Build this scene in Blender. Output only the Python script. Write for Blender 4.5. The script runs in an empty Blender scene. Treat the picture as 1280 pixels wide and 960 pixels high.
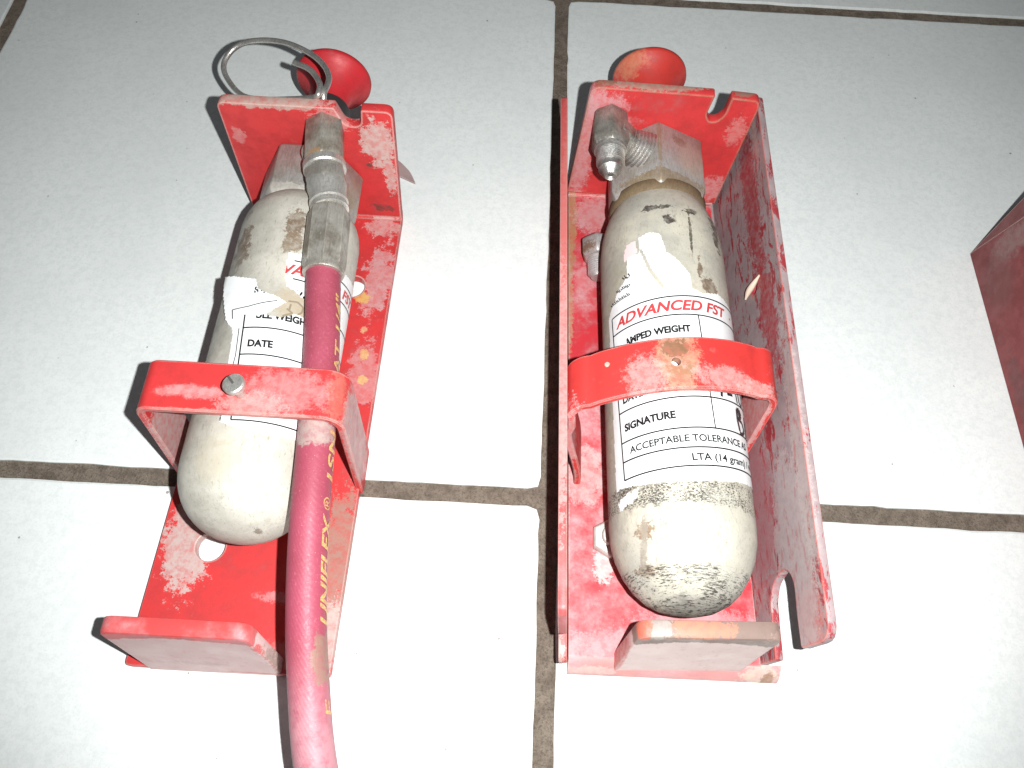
import bpy, bmesh, math, random
from mathutils import Vector, Matrix, noise as mnoise
random.seed(7)
sc = bpy.context.scene
COL = sc.collection
MM = 0.001

# ------------------------------------------------------------------ camera
CAM_LOC = Vector((-20.266, -109.128, 318.737))           # millimetres above the tiled floor
def cam_rot(tilt, roll, yaw):
    return Matrix.Rotation(yaw, 3, 'Z') @ Matrix.Rotation(tilt, 3, 'X') @ Matrix.Rotation(roll, 3, 'Z')
CR = cam_rot(0.47380967, 0.06251718, -0.00882680)
cd = bpy.data.cameras.new('camera'); cam = bpy.data.objects.new('camera', cd); COL.objects.link(cam)
cd.sensor_fit = 'HORIZONTAL'; cd.sensor_width = 36; cd.lens = 36 * 963.24 / 1280
cd.clip_start = 0.01; cd.clip_end = 50
cam.matrix_world = Matrix.Translation(CAM_LOC * MM) @ CR.to_4x4()
sc.camera = cam

# ------------------------------------------------------------------ world and the phone's flash
w = bpy.data.worlds.new('World'); sc.world = w; w.use_nodes = True
bg = w.node_tree.nodes['Background']; bg.inputs[0].default_value = (0.92, 0.96, 1.0, 1); bg.inputs[1].default_value = 0.082
ld = bpy.data.lights.new('flash', 'SPOT'); flash = bpy.data.objects.new('flash', ld); COL.objects.link(flash)
LOC = CAM_LOC + CR @ Vector((23, 3.3, 0))
AIM = Vector((-12, 92, 0))
flash.location = LOC * MM
flash.rotation_euler = (AIM - LOC).to_track_quat('-Z', 'Y').to_euler()
ld.energy = 9.6; ld.spot_size = math.radians(110); ld.spot_blend = 0.7
ld.shadow_soft_size = 0.0022; ld.color = (0.985, 1.0, 0.985)
sc.view_settings.view_transform = 'Standard'; sc.view_settings.look = 'None'
sc.view_settings.exposure = 0.0; sc.view_settings.gamma = 1.0
sc.render.engine = 'CYCLES'

# ------------------------------------------------------------------ node helpers
class NT:
    def __init__(s, name):
        s.m = bpy.data.materials.new(name); s.m.use_nodes = True
        s.t = s.m.node_tree; s.b = s.t.nodes['Principled BSDF']
        s.P = None
    def n(s, k, **kw):
        x = s.t.nodes.new(k)
        for a, v in kw.items(): setattr(x, a, v)
        return x
    def put(s, sock, v):
        if v is None: return
        if isinstance(v, bpy.types.NodeSocket): s.t.links.new(v, sock)
        elif isinstance(v, (tuple, list)) and len(v) == 3 and sock.type == 'RGBA': sock.default_value = (*v, 1)
        else: sock.default_value = v
    def math(s, op, a, b=None, c=None, clamp=False):
        x = s.n('ShaderNodeMath', operation=op, use_clamp=clamp)
        s.put(x.inputs[0], a); s.put(x.inputs[1], b); s.put(x.inputs[2], c); return x.outputs[0]
    def vmath(s, op, a, b=None):
        x = s.n('ShaderNodeVectorMath', operation=op); s.put(x.inputs[0], a); s.put(x.inputs[1], b)
        return x.outputs['Value'] if op in ('LENGTH', 'DOT_PRODUCT') else x.outputs[0]
    def mix(s, f, a, b, bt='MIX'):
        x = s.n('ShaderNodeMix', data_type='RGBA', blend_type=bt)
        s.put(x.inputs[0], f); s.put(x.inputs[6], a); s.put(x.inputs[7], b); return x.outputs[2]
    def coords(s, org):                                   # object coordinates back to millimetres on the floor
        if s.P is None:
            tc = s.n('ShaderNodeTexCoord')
            a = s.vmath('SCALE', tc.outputs['Object']); a.node.inputs['Scale'].default_value = 1000
            s.P = s.vmath('ADD', a, tuple(org))
        return s.P
    def noise(s, scale, detail=4, rough=.55, stretch=None, off=0, dist=0):
        x = s.n('ShaderNodeTexNoise'); v = s.P
        if stretch: v = s.vmath('MULTIPLY', v, stretch)
        if off: v = s.vmath('ADD', v, (off, off * 1.7, off * .3))
        s.put(x.inputs['Vector'], v); x.inputs['Scale'].default_value = scale
        x.inputs['Detail'].default_value = detail; x.inputs['Roughness'].default_value = rough
        x.inputs['Distortion'].default_value = dist
        return x.outputs[0]
    def ramp(s, v, a, b, lo=0., hi=1.):
        x = s.n('ShaderNodeMapRange', interpolation_type='SMOOTHSTEP')
        s.put(x.inputs[0], v); x.inputs[1].default_value = a; x.inputs[2].default_value = b
        x.inputs[3].default_value = lo; x.inputs[4].default_value = hi; return x.outputs[0]
    def spot(s, c, r, nz, amp=.9, soft=.12, brk=1.):
        d = s.vmath('LENGTH', s.vmath('DIVIDE', s.vmath('SUBTRACT', s.P, tuple(c)), tuple(r)))
        e = s.math('SUBTRACT', 1.0, d)
        e = s.math('ADD', e, s.math('MULTIPLY', s.math('SUBTRACT', nz, .5), amp * 2.4))
        if not hasattr(s, 'brk'): s.brk = s.noise(1.5, 5, .8, off=91); s.wash = s.noise(.35, 4, .7, off=55)
        e = s.math('ADD', e, s.math('MULTIPLY', s.math('SUBTRACT', s.brk, .5), 1.1 * brk))
        f = s.ramp(e, -soft / 2 + .05, soft / 2 + .05)
        return s.math('MULTIPLY', f, s.math('MULTIPLY_ADD', s.ramp(s.wash, .34, .62), .45, .55))
    def bump(s, h, dist, strength=1.0):
        x = s.n('ShaderNodeBump'); x.inputs['Strength'].default_value = strength; x.inputs['Distance'].default_value = dist * MM
        s.put(x.inputs['Height'], h); s.t.links.new(x.outputs[0], s.b.inputs['Normal']); return x
    def edge(s, rad):                                     # worn edges
        bv = s.n('ShaderNodeBevel', samples=4); bv.inputs[0].default_value = rad * MM
        g = s.n('ShaderNodeNewGeometry')
        return s.math('SUBTRACT', 1.0, s.vmath('DOT_PRODUCT', bv.outputs[0], g.outputs['Normal']))
    def done(s, col, rough=.5, metal=0., spec=.5):
        s.put(s.b.inputs['Base Color'], col); s.put(s.b.inputs['Roughness'], rough); s.put(s.b.inputs['Metallic'], metal)
        s.b.inputs['Specular IOR Level'].default_value = spec
        return s.m

RED = (0.72, 0.050, 0.052); CHALK = (0.72, 0.40, 0.42); BARE = (0.56, 0.47, 0.45); RUST = (0.30, 0.13, 0.05)
TAN = (0.62, 0.42, 0.24); GREY = (0.42, 0.36, 0.31); DARK = (0.10, 0.06, 0.05); PRIM = (0.46, 0.36, 0.37)

def paint(name, org, base=RED, chalk=.35, chips=.0, spots=(), streak=None, edgecol=(.74, .50, .46), rust=.25, fleck=None):
    """old red enamel: chalking, rubbed patches at the places listed in spots, bare edges"""
    s = NT(name); s.coords(org)
    big = s.noise(.028, 3, .6); mid = s.noise(.11, 5, .65, off=9); fine = s.noise(.7, 4, .7, off=3); vf = s.noise(3.0, 3, .7)
    dark = tuple(c * .78 for c in base)
    col = s.mix(s.ramp(mid, .35, .7), base, dark)
    m1 = s.math('ADD', s.math('MULTIPLY', big, .6), s.math('MULTIPLY', mid, .45))
    c = s.ramp(m1, .62 - .22 * chalk, .80 - .12 * chalk, 0, min(1., chalk * 1.3))
    c = s.math('MULTIPLY', c, s.ramp(fine, .2, .62, .45, 1))
    col = s.mix(c, col, CHALK)
    if streak:                                            # stripes of paint left along the bend direction
        st, a, b, scol = streak
        sn = s.noise(.14, 9, .78, stretch=st, off=5, dist=.6)
        col = s.mix(s.ramp(sn, a, b), col, scol)
    nzs = [s.noise(.22, 6, .72, off=21), s.noise(.5, 5, .75, off=33)]
    for i, sp in enumerate(spots):
        cc, rr, cl = sp[:3]; o = sp[3] if len(sp) > 3 else {}
        nz = nzs[i % 2]
        f = s.spot(cc, rr, nz, o.get('amp', .9), o.get('soft', .14), o.get('brk', 1.))
        k = o.get('k', .9)
        col = s.mix(s.math('MULTIPLY', f, k), col, cl)
    if chips:
        ch = s.ramp(s.noise(.33, 6, .75, off=50), .70 - chips * .1, .715 - chips * .1)
        col = s.mix(ch, col, BARE)
    if fleck: col = s.mix(s.ramp(s.noise(1.1, 4, .7, off=70), fleck, fleck + .03), col, DARK)
    e = s.edge(.9)
    ef = s.ramp(s.math('ADD', e, s.math('MULTIPLY', s.math('SUBTRACT', mid, .5), .22)), .03, .12)
    ecol = s.mix(s.ramp(nzs[0], .45, .62), edgecol, s.mix(rust, edgecol, RUST))
    col = s.mix(s.math('MULTIPLY', ef, .85), col, ecol)
    # fine dirt
    col = s.mix(s.ramp(vf, .64, .78, 0, .35), col, (.25, .12, .10))
    s.bump(s.math('ADD', s.math('MULTIPLY', fine, .6), s.math('MULTIPLY', vf, .4)), .18, .55)
    col = s.mix(1.0, col, (.76, .76, .76), 'MULTIPLY')    # old enamel is duller than fresh paint
    return s.done(col, s.ramp(mid, .3, .7, .38, .6), 0, .4)

def metal(name, org, col=(.50, .49, .46), dirt=(.24, .20, .16), amt=.5, rough=.42, spots=(), metallic=.75, bump=.12):
    s = NT(name); s.coords(org)
    a = s.noise(.12, 5, .65); b = s.noise(.7, 5, .7, off=4); c2 = s.noise(1.8, 4, .75, stretch=(1, .16, 1), off=8)
    c = s.mix(s.ramp(a, .38, .72, 0, amt), col, dirt)
    c = s.mix(s.ramp(b, .5, .75, 0, amt * .8), c, tuple(x * .6 for x in col))
    c = s.mix(s.ramp(c2, .52, .36, 0, .45), c, tuple(x * .45 for x in col)); c = s.mix(s.ramp(c2, .55, .72, 0, .5), c, tuple(min(1, x * 1.35) for x in col))
    for i, sp in enumerate(spots):
        cc, rr, cl = sp[:3]; k = sp[3] if len(sp) > 3 else .9
        c = s.mix(s.math('MULTIPLY', s.spot(cc, rr, b, .8, .3), k), c, cl)
    e = s.edge(.5)
    c = s.mix(s.ramp(e, .03, .15, 0, .6), c, tuple(min(1, x * 1.5) for x in col))
    s.bump(s.math('ADD', b, c2), bump, .6)
    return s.done(c, s.ramp(b, .3, .7, rough - .08, rough + .15), metallic, .5)

def plain(name, col, rough=.5, metal=0., spec=.5):
    s = NT(name); return s.done(col, rough, metal, spec)

# ------------------------------------------------------------------ mesh helpers (all input in millimetres on the floor)
def put(name, me, mat, parent=None, org=(0, 0, 0), smooth=None):
    me.transform(Matrix.Scale(MM, 4) @ Matrix.Translation(-Vector(org)))
    me.materials.clear(); me.materials.append(mat)
    if smooth is not None:
        me.shade_smooth(); me.set_sharp_from_angle(angle=math.radians(smooth))
    o = bpy.data.objects.new(name, me); COL.objects.link(o)
    if parent: o.parent = parent
    else: o.location = Vector(org) * MM
    return o
def bmput(name, bm, mat, parent=None, org=(0, 0, 0), smooth=None, bev=0, seg=2, ang=35):
    bmesh.ops.recalc_face_normals(bm, faces=bm.faces)
    if bev:
        ed = [e for e in bm.edges if len(e.link_faces) == 2 and e.calc_face_angle(0) > math.radians(ang)]
        bmesh.ops.bevel(bm, geom=ed, offset=bev, segments=seg, profile=.5, affect='EDGES', clamp_overlap=True)
    me = bpy.data.meshes.new(name); bm.to_mesh(me); bm.free()
    return put(name, me, mat, parent, org, smooth)
def thing(name, label, cat, org, group=None):
    o = bpy.data.objects.new(name, None); COL.objects.link(o); o.location = Vector(org) * MM
    o.empty_display_size = .02
    o['label'] = label; o['category'] = cat
    if group: o['group'] = group
    return o
def rounded(pts, rad, seg=5):
    out = []; n = len(pts)
    for i, p in enumerate(pts):
        r = rad[i] if isinstance(rad, (list, tuple)) else rad
        p = Vector(p); a = Vector(pts[i - 1]) - p; b = Vector(pts[(i + 1) % n]) - p
        r = min(r, a.length * .49, b.length * .49)
        if r <= 0: out.append(tuple(p)); continue
        A = p + a.normalized() * r; B = p + b.normalized() * r
        for k in range(seg + 1):
            t = k / seg; out.append(tuple((1 - t) ** 2 * A + 2 * t * (1 - t) * p + t * t * B))
    return out
def circle(x, y, r, n=28): return [(x + r * math.cos(2 * math.pi * k / n), y + r * math.sin(2 * math.pi * k / n)) for k in range(n)]
def curve_mesh(cu):
    ob = bpy.data.objects.new('tmp', cu); COL.objects.link(ob)
    dg = bpy.context.evaluated_depsgraph_get(); dg.update()
    me = bpy.data.meshes.new_from_object(ob.evaluated_get(dg))
    bpy.data.objects.remove(ob); return me
def plate(loops, thick, M, bev=.5):
    """flat plate from closed outlines (the first is the outside), thick along local +Z, then moved by M"""
    cu = bpy.data.curves.new('tmp', 'CURVE'); cu.dimensions = '2D'; cu.fill_mode = 'BOTH'
    for lp in loops:
        sp = cu.splines.new('POLY'); sp.points.add(len(lp) - 1)
        for i, p in enumerate(lp): sp.points[i].co = (p[0], p[1], 0, 1)
        sp.use_cyclic_u = True
    cu.extrude = thick / 2 - bev; cu.bevel_depth = bev; cu.bevel_resolution = 1; cu.offset = -bev
    me = curve_mesh(cu); me.transform(M @ Matrix.Translation((0, 0, thick / 2)))
    bpy.data.curves.remove(cu); return me
def join(meshes):
    bm = bmesh.new()
    for m in meshes: bm.from_mesh(m); bpy.data.meshes.remove(m)
    return bm
def frame(o, x, y, z):
    M = Matrix.Identity(4)
    for i, v in enumerate((x, y, z)):
        for r in range(3): M[r][i] = v[r]
    for r in range(3): M[r][3] = o[r]
    return M
def lathe(bm, prof, o, axis, n=64, rot=0., up=None, cap=True):
    ax = Vector(axis).normalized(); o = Vector(o)
    u = Vector(up) if up else (Vector((0, 0, 1)) if abs(ax.z) < .9 else Vector((0, 1, 0)))
    u = (u - u.dot(ax) * ax).normalized(); v = ax.cross(u)
    rings = []
    for t, r in prof:
        c = o + ax * t
        if r < 1e-4: rings.append([bm.verts.new(c)]); continue
        rings.append([bm.verts.new(c + r * (math.cos(rot + 2 * math.pi * k / n) * u + math.sin(rot + 2 * math.pi * k / n) * v)) for k in range(n)])
    for a, b in zip(rings, rings[1:]):
        if len(a) == 1 and len(b) == 1: continue
        for k in range(n):
            k2 = (k + 1) % n
            if len(a) == 1: bm.faces.new((a[0], b[k], b[k2]))
            elif len(b) == 1: bm.faces.new((a[k], b[0], a[k2]))
            else: bm.faces.new((a[k], b[k], b[k2], a[k2]))
    if cap:
        for rg in (rings[0], rings[-1]):
            if len(rg) > 1: bm.faces.new(rg)
def catmull(P, sub=8):
    P = [Vector(p) for p in P]; Q = [2 * P[0] - P[1]] + P + [2 * P[-1] - P[-2]]; out = []
    for i in range(1, len(Q) - 2):
        p0, p1, p2, p3 = Q[i - 1:i + 3]
        for k in range(sub):
            t = k / sub
            out.append(.5 * ((2 * p1) + (-p0 + p2) * t + (2 * p0 - 5 * p1 + 4 * p2 - p3) * t * t + (-p0 + 3 * p1 - 3 * p2 + p3) * t ** 3))
    out.append(P[-1]); return out
def tube(bm, path, r, n=20, cap=True, ref=(0, 0, 1)):
    rings = []; u = Vector(ref)
    for i, p in enumerate(path):
        t = (path[min(i + 1, len(path) - 1)] - path[max(i - 1, 0)]).normalized()
        u = (u - u.dot(t) * t).normalized(); v = t.cross(u)
        rr = r(i / (len(path) - 1)) if callable(r) else r
        rings.append([bm.verts.new(p + rr * (math.cos(2 * math.pi * k / n) * u + math.sin(2 * math.pi * k / n) * v)) for k in range(n)])
    for a, b in zip(rings, rings[1:]):
        for k in range(n): bm.faces.new((a[k], b[k], b[(k + 1) % n], a[(k + 1) % n]))
    if cap: bm.faces.new(rings[0]); bm.faces.new(rings[-1])
def box(bm, x0, x1, y0, y1, z0, z1):
    v = [bm.verts.new(p) for p in ((x0, y0, z0), (x1, y0, z0), (x1, y1, z0), (x0, y1, z0), (x0, y0, z1), (x1, y0, z1), (x1, y1, z1), (x0, y1, z1))]
    for f in ((0, 3, 2, 1), (4, 5, 6, 7), (0, 1, 5, 4), (1, 2, 6, 5), (2, 3, 7, 6), (3, 0, 4, 7)): bm.faces.new([v[i] for i in f])

# ------------------------------------------------------------------ floor: cement joints with loose-edged tiles
s = NT('cement_joint'); s.coords((0, 0, 0))
a = s.noise(.18, 5, .7, stretch=(1, 1, 1)); b = s.noise(1.0, 5, .75, off=3); c3 = s.noise(2.4, 3, .8, off=7)
col = s.mix(s.ramp(a, .35, .7), (.31, .255, .205), (.18, .142, .112))
col = s.mix(s.ramp(b, .45, .7, 0, .8), col, (.09, .072, .058)); col = s.mix(s.ramp(c3, .55, .75, 0, .5), col, (.50, .42, .35))
s.bump(s.math('ADD', s.math('MULTIPLY', b, 1.4), c3), 1.0, .9)
GROUT = s.done(col, .95, 0, .2)
bm = bmesh.new(); bmesh.ops.create_grid(bm, x_segments=1, y_segments=1, size=2000)
floor = bmput('floor', bm, GROUT, None, (0, 0, 0)); floor.location.z = 0
for v in floor.data.vertices: v.co.z = -0.0013
floor['kind'] = 'structure'; floor['label'] = 'worn cement joints under the pale floor tiles'

s = NT('glazed_tile'); s.coords((0, 0, 0))
geo = s.n('ShaderNodeNewGeometry'); s.P = s.vmath('SCALE', geo.outputs['Position']); s.P.node.inputs['Scale'].default_value = 1000
a = s.noise(.02, 4, .6); b = s.noise(.35, 5, .7, off=4); c3 = s.noise(1.3, 3, .6, off=8); d = s.noise(.55, 2, .5, off=15)
col = s.mix(s.ramp(a, .3, .7), (.80, .835, .825), (.755, .79, .785))
col = s.mix(s.ramp(b, .40, .68, 0, .8), col, (.67, .71, .705)); col = s.mix(s.ramp(s.noise(.9, 4, .8, off=44), .5, .64, 0, .5), col, (.66, .69, .68))
col = s.mix(s.ramp(c3, .62, .70, 0, .35), col, (.48, .49, .48))
vo = s.n('ShaderNodeTexVoronoi'); s.put(vo.inputs['Vector'], s.P); vo.inputs['Scale'].default_value = .11
vr = s.n('ShaderNodeSeparateColor'); s.put(vr.inputs[0], vo.outputs['Color'])
pt = s.math('LESS_THAN', vo.outputs['Distance'], s.math('MULTIPLY', s.math('POWER', vr.outputs[0], 3.), .075))
pt = s.math('MULTIPLY', pt, s.ramp(b, .45, .55))
col = s.mix(s.math('MULTIPLY', pt, .75), col, (.14, .11, .09))
sm = s.ramp(s.noise(.9, 5, .8, stretch=(1, .35, 1), off=31), .735, .76, 0, .5)
col = s.mix(sm, col, (.33, .30, .26))
oi = s.n('ShaderNodeObjectInfo')
col = s.mix(s.math('MULTIPLY', oi.outputs['Random'], .12), col, (.70, .71, .68))
s.bump(s.math('ADD', b, s.math('MULTIPLY', c3, .5)), .10, .6)
TILE = s.done(col, s.ramp(b, .35, .65, .42, .6), 0, .35)
S = 330; G = 8.2
def tile_mesh(seed):
    rnd = random.Random(seed); bm = bmesh.new(); h = (S - G) / 2; n = 56; out = []
    for sx, sy, ex, ey in ((-1, -1, 1, -1), (1, -1, 1, 1), (1, 1, -1, 1), (-1, 1, -1, -1)):
        for k in range(n):
            t = k / n; x = h * (sx + (ex - sx) * t); y = h * (sy + (ey - sy) * t)
            j = mnoise.noise(Vector((x * .05 + seed * 9.1, y * .05, 3))) * .55 + mnoise.noise(Vector((x * .35 + seed, y * .35, 8))) * .28
            if rnd.random() < .035: j -= .7 * rnd.random()
            L = max(abs(x), abs(y)); cr = min(abs(x), abs(y))
            if cr > h - 2.0: j -= (cr - h + 2.0) * .55
            out.append((x * (1 + j / L), y * (1 + j / L)))
    top = [bm.verts.new((x * (1 - .9 / h), y * (1 - .9 / h), 0)) for x, y in out]
    mid = [bm.verts.new((x, y, -.35)) for x, y in out]; low = [bm.verts.new((x, y, -6)) for x, y in out]
    bm.faces.new(top)
    for A, B in ((top, mid), (mid, low)):
        for k in range(len(out)): bm.faces.new((A[k], A[(k + 1) % len(out)], B[(k + 1) % len(out)], B[k]))
    bmesh.ops.recalc_face_normals(bm, faces=bm.faces)
    me = bpy.data.meshes.new('tile'); bm.to_mesh(me); bm.free()
    me.transform(Matrix.Scale(MM, 4)); me.materials.append(TILE); return me
TM = [tile_mesh(i + 3) for i in range(4)]
for i in range(-3, 4):
    for j in range(-3, 4):
        o = bpy.data.objects.new('tile', TM[(i * 3 + j * 5) % 4]); COL.objects.link(o); o.parent = floor
        o.location = Vector(((i + .5) * S, (j + .5) * S, 0)) * MM

Z0 = .06
# ------------------------------------------------------------------ bracket pieces
def strap_mesh(path, y0f, width, th, dents=None):
    """flat bar bent along path (x,z); y0f(x,z) gives its front edge"""
    bm = bmesh.new(); P = [Vector((p[0], p[1])) for p in path]; rows = []
    for i, p in enumerate(P):
        t = (P[min(i + 1, len(P) - 1)] - P[max(0, i - 1)]).normalized(); nrm = Vector((-t.y, t.x))
        q = p - nrm * th; c = .55
        y0 = y0f(p.x, p.y); y1 = y0 + width
        sec = [(p, y0 + c), (p, y1 - c), (p - nrm * c, y1), (q + nrm * c, y1), (q, y1 - c), (q, y0 + c), (q + nrm * c, y0), (p - nrm * c, y0)]
        rows.append([bm.verts.new((a.x, b, a.y)) for a, b in sec])
    for A, B in zip(rows, rows[1:]):
        for k in range(8): bm.faces.new((A[k], A[(k + 1) % 8], B[(k + 1) % 8], B[k]))
    bm.faces.new(rows[0]); bm.faces.new(rows[-1]); return bm
def u_path(xl0, xl1, xr1, xr0, zt, zb, rl, rr, arch=0, n=10):
    pts = []
    for k in range(9): t = k / 8; pts.append((xl0 + (xl1 - xl0) * t * .92, zb + (zt - rl - zb) * t))
    for k in range(1, n + 1):
        a = math.pi - k / n * math.pi / 2; pts.append((xl1 + rl + rl * math.cos(a), zt - rl + rl * math.sin(a)))
    xa, xb = xl1 + rl, xr1 - rr
    for k in range(1, 24): t = k / 24; pts.append((xa + (xb - xa) * t, zt + arch * math.sin(math.pi * t) ** .8))
    for k in range(0, n + 1):
        a = math.pi / 2 - k / n * math.pi / 2; pts.append((xr1 - rr + rr * math.cos(a), zt - rr + rr * math.sin(a)))
    for k in range(1, 9): t = k / 8; pts.append((xr1 + (xr0 - xr1) * t, zt - rr + (zb - zt + rr) * t))
    return pts
def bend_piece(x0, x1, yo, zo, r_out, r_in, thick_x=None):
    """quarter round between a lying and a standing plate; yo,zo = centre of the bend"""
    bm = bmesh.new(); rows = []
    for k in range(9):
        a = -math.pi / 2 + k / 8 * math.pi / 2; row = []
        for r in (r_out, r_in):
            for x in (x0, x1): row.append(bm.verts.new((x, yo + r * math.cos(a), zo + r * math.sin(a))))
        rows.append(row)
    for A, B in zip(rows, rows[1:]):
        for i, j in ((0, 1), (1, 3), (3, 2), (2, 0)): bm.faces.new((A[i], A[j], B[j], B[i]))
    bm.faces.new([rows[0][i] for i in (0, 1, 3, 2)]); bm.faces.new([rows[-1][i] for i in (0, 1, 3, 2)])
    me = bpy.data.meshes.new('t'); bmesh.ops.recalc_face_normals(bm, faces=bm.faces); bm.to_mesh(me); bm.free(); return me
XY = Matrix.Identity(4)
def up(z): return Matrix.Translation((0, 0, z))
def standing(y_back, lean=0):                             # local x,y -> world x,z ; thickness towards +y
    return frame((0, y_back, 0), (1, 0, 0), (0, lean, 1), (0, 1, 0))

# ================================================================== left bracket
LO = (-118, 36, Z0)
lb = thing('cylinder_bracket', 'red steel bracket holding the cylinder with the pink hose', 'bracket', LO, 'red brackets for small gas cylinders')
mL = paint('red_enamel_left', LO, chalk=.16, spots=[
    ((-147, -27, 5), (11, 22, 9), (.62, .52, .49), dict(amp=1.0)), ((-140, -18, 5), (7, 12, 6), (.45, .35, .30), dict(k=.6, amp=1.1, soft=.5)),
    ((-86, -30, 5), (9, 26, 9), (.36, .28, .22), dict(k=.75, amp=1.2)), ((-84, -62, 5), (5, 14, 8), (.60, .50, .46), dict(k=.85)),
    ((-87, 105, 5), (8, 20, 8), (.66, .42, .42), dict(amp=1.3, k=.8)), ((-93, 94, 5), (3.4, 3.4, 4), (.80, .50, .16), dict(amp=1.1)),
    ((-87, 52, 5), (8, 16, 8), (.68, .34, .34), dict(amp=1.2, k=.7)), ((-88, 63, 5), (2.2, 3, 4), (.80, .52, .2), dict(amp=1.1)),
    ((-87, 50, 5), (2.4, 2.2, 4), (.80, .52, .2), dict(amp=1.1)), ((-90, 76, 5), (1.6, 2, 4), (.80, .55, .3), dict(amp=1.1)),
    ((-88, 138, 5), (9, 7, 6), (.70, .45, .43), dict(amp=1.3, k=.8)), ((-101, -49, 5), (14, 2.5, 4), CHALK, dict(amp=.9, k=.6, soft=.4)),
    ((-104, -72, 5), (8, 6, 4), (.72, .34, .33), dict(k=.5, soft=.6))], chips=.0)
base = plate([rounded([(-160.6, -77.3), (-82.4, -77.8), (-79.6, 142), (-155.2, 142)], [2, 2, 0, 0]),
              circle(-138.4, -30.2, 6.0), circle(-98.6, 100.3, 5.9)], 5, up(Z0), .45)
bend = bend_piece(-155.2, -79.6, 142, 6 + Z0, 6, 1)
bmput('back_plate', join([base, bend]), mL, lb, LO, smooth=30)
fl = plate([rounded([(-155, 6.0), (-79.6, 6.0), (-76.6, 76.0), (-90.3, 76.0), (-91.5, 66.5), (-98.4, 66.5), (-101.6, 76.6), (-152.6, 76.6)],
                    [0, 0, 4, 1, 3.3, 3.3, 1, 4])], 5, standing(143), .55)
mLf = paint('red_enamel_left_flange', LO, chalk=.12, spots=[
    ((-85.5, 145, 57), (8, 6, 15), (.66, .52, .48), dict(amp=1.0)), ((-82, 145, 38), (3, 6, 14), (.66, .50, .46), dict(amp=1.0)),
    ((-130, 145, 77), (26, 6, 3.0), (.60, .46, .40), dict(amp=.9)), ((-104, 145, 70), (9, 6, 7), (.74, .4, .38), dict(amp=1.1, k=.7)),
    ((-148, 145, 57), (3.5, 6, 5), (.74, .35, .34), dict(amp=1.0, k=.6)), ((-91, 145, 43), (1.8, 6, 1.4), DARK, dict(amp=.3)),
    ((-87, 145, 13), (6, 6, 3), DARK, dict(amp=1.1, k=.8))])
bmput('top_flange', join([fl]), mLf, lb, LO, smooth=30)
def foot_flange(name, x0, x1, xt0, xt1, y_foot, lean, zt, th, mat, parent, org):
    p = plate([rounded([(x0, 1), (x1, 1), (xt1, zt), (xt0, zt)], [0, 0, 5, 5])], th, frame((0, y_foot, Z0), (1, 0, 0), (0, lean, 1), (0, 1, 0)), 1.0)
    return bmput(name, join([p]), mat, parent, org, smooth=30)
mLb = paint('red_enamel_left_foot', LO, base=(.74, .08, .08), chalk=.7, edgecol=(.74, .12, .12), rust=.1, spots=[
    ((-128, -76, 8), (60, 30, 35.5), (.80, .55, .54), dict(amp=.06, brk=.08, k=1.5, soft=.03)), ((-99, -74, 22), (4, 6, 22), (.30, .24, .18), dict(amp=1.0, k=.7)),
    ((-101, -74, 36), (5, 3.4, 9), (.72, .09, .09), dict(amp=.9)), ((-132, -80, 14), (24, 5, 4), (.5, .33, .32), dict(amp=1.1, k=.4))], fleck=.74)
foot_flange('bottom_flange', -152, -100.5, -155.5, -104, -78.2, .15, 45, 6, mLb, lb, LO)
mLs = paint('red_enamel_left_strap', LO, chalk=.15, spots=[
    ((-101, 12, 67), (16, 9, 6), (.74, .40, .40), dict(amp=1.1, k=.55, soft=.6)), ((-112, 6, 67), (12, 5, 6), (.74, .42, .40), dict(amp=1.2, k=.7, soft=.4)),
    ((-134, 10, 67), (13, 2.6, 6), (.74, .42, .42), dict(amp=.8, k=.7, soft=.5)), ((-152.5, 8, 30), (4, 14, 30), (.62, .50, .48), dict(amp=.7, k=.85)),
    ((-79, 8, 34), (3.2, 16, 32), (.54, .38, .37), dict(amp=.5, k=.85)), ((-82, 12, 66), (4, 12, 6), (.56, .30, .22), dict(amp=1.3, k=.4)),
    ((-118, 2, 65), (40, 1.6, 8), (.60, .30, .27), dict(amp=.8, k=.6))])
yfL = lambda x, z: -2.6 + z * .072
bmput('strap', strap_mesh(u_path(-157.8, -154.0, -79.2, -80.2, 67, Z0, 5, 9), yfL, 20, 3), mLs, lb, LO, smooth=30)
# loose slotted screw standing in the strap
mS = metal('zinc_screw', LO, (.60, .59, .56), amt=.3, rough=.4)
bm = bmesh.new(); o = (-116.2, 9.6, 63); ax = Vector((-.09, .06, 1)).normalized()
lathe(bm, [(0, 1.9), (9.6, 1.9), (9.9, 3.9), (11.6, 4.0), (12.1, 3.5)], o, ax, 28, cap=True)
sc_o = bmput('screw', bm, mS, lb, LO, smooth=35)
bm = bmesh.new(); c = Vector(o) + ax * 12.13; dv = Vector((.66, -.75, 0)).normalized(); pv = Vector((-dv.y, dv.x, 0))
vs = [bm.verts.new(c + dv * a * 3.3 + pv * b * .42) for a, b in ((-1, -1), (1, -1), (1, 1), (-1, 1))]; bm.faces.new(vs)
bmput('slot', bm, plain('slot_dark', (.06, .055, .05), .8), sc_o, LO)  # flat dark strip drawn across the screw head as its slot
# thin metal tongue sticking out behind the top flange
tg = plate([rounded([(-101, 196), (-85.2, 184.6), (-79.2, 178), (-75.6, 170.2), (-84.8, 174.6), (-103, 184)], [0, 2, 3, .6, 2, 0], 3)], 1.4, up(Z0), .3)
mT = paint('worn_tongue', LO, base=(.50, .36, .35), chalk=.6, edgecol=(.60, .5, .5))
to = bmput('steel_tongue', join([tg]), mT, None, (-90, 183, Z0), smooth=30)
to['label'] = 'thin pointed grey metal tongue poking out behind the left bracket'; to['category'] = 'metal strip'

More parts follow.
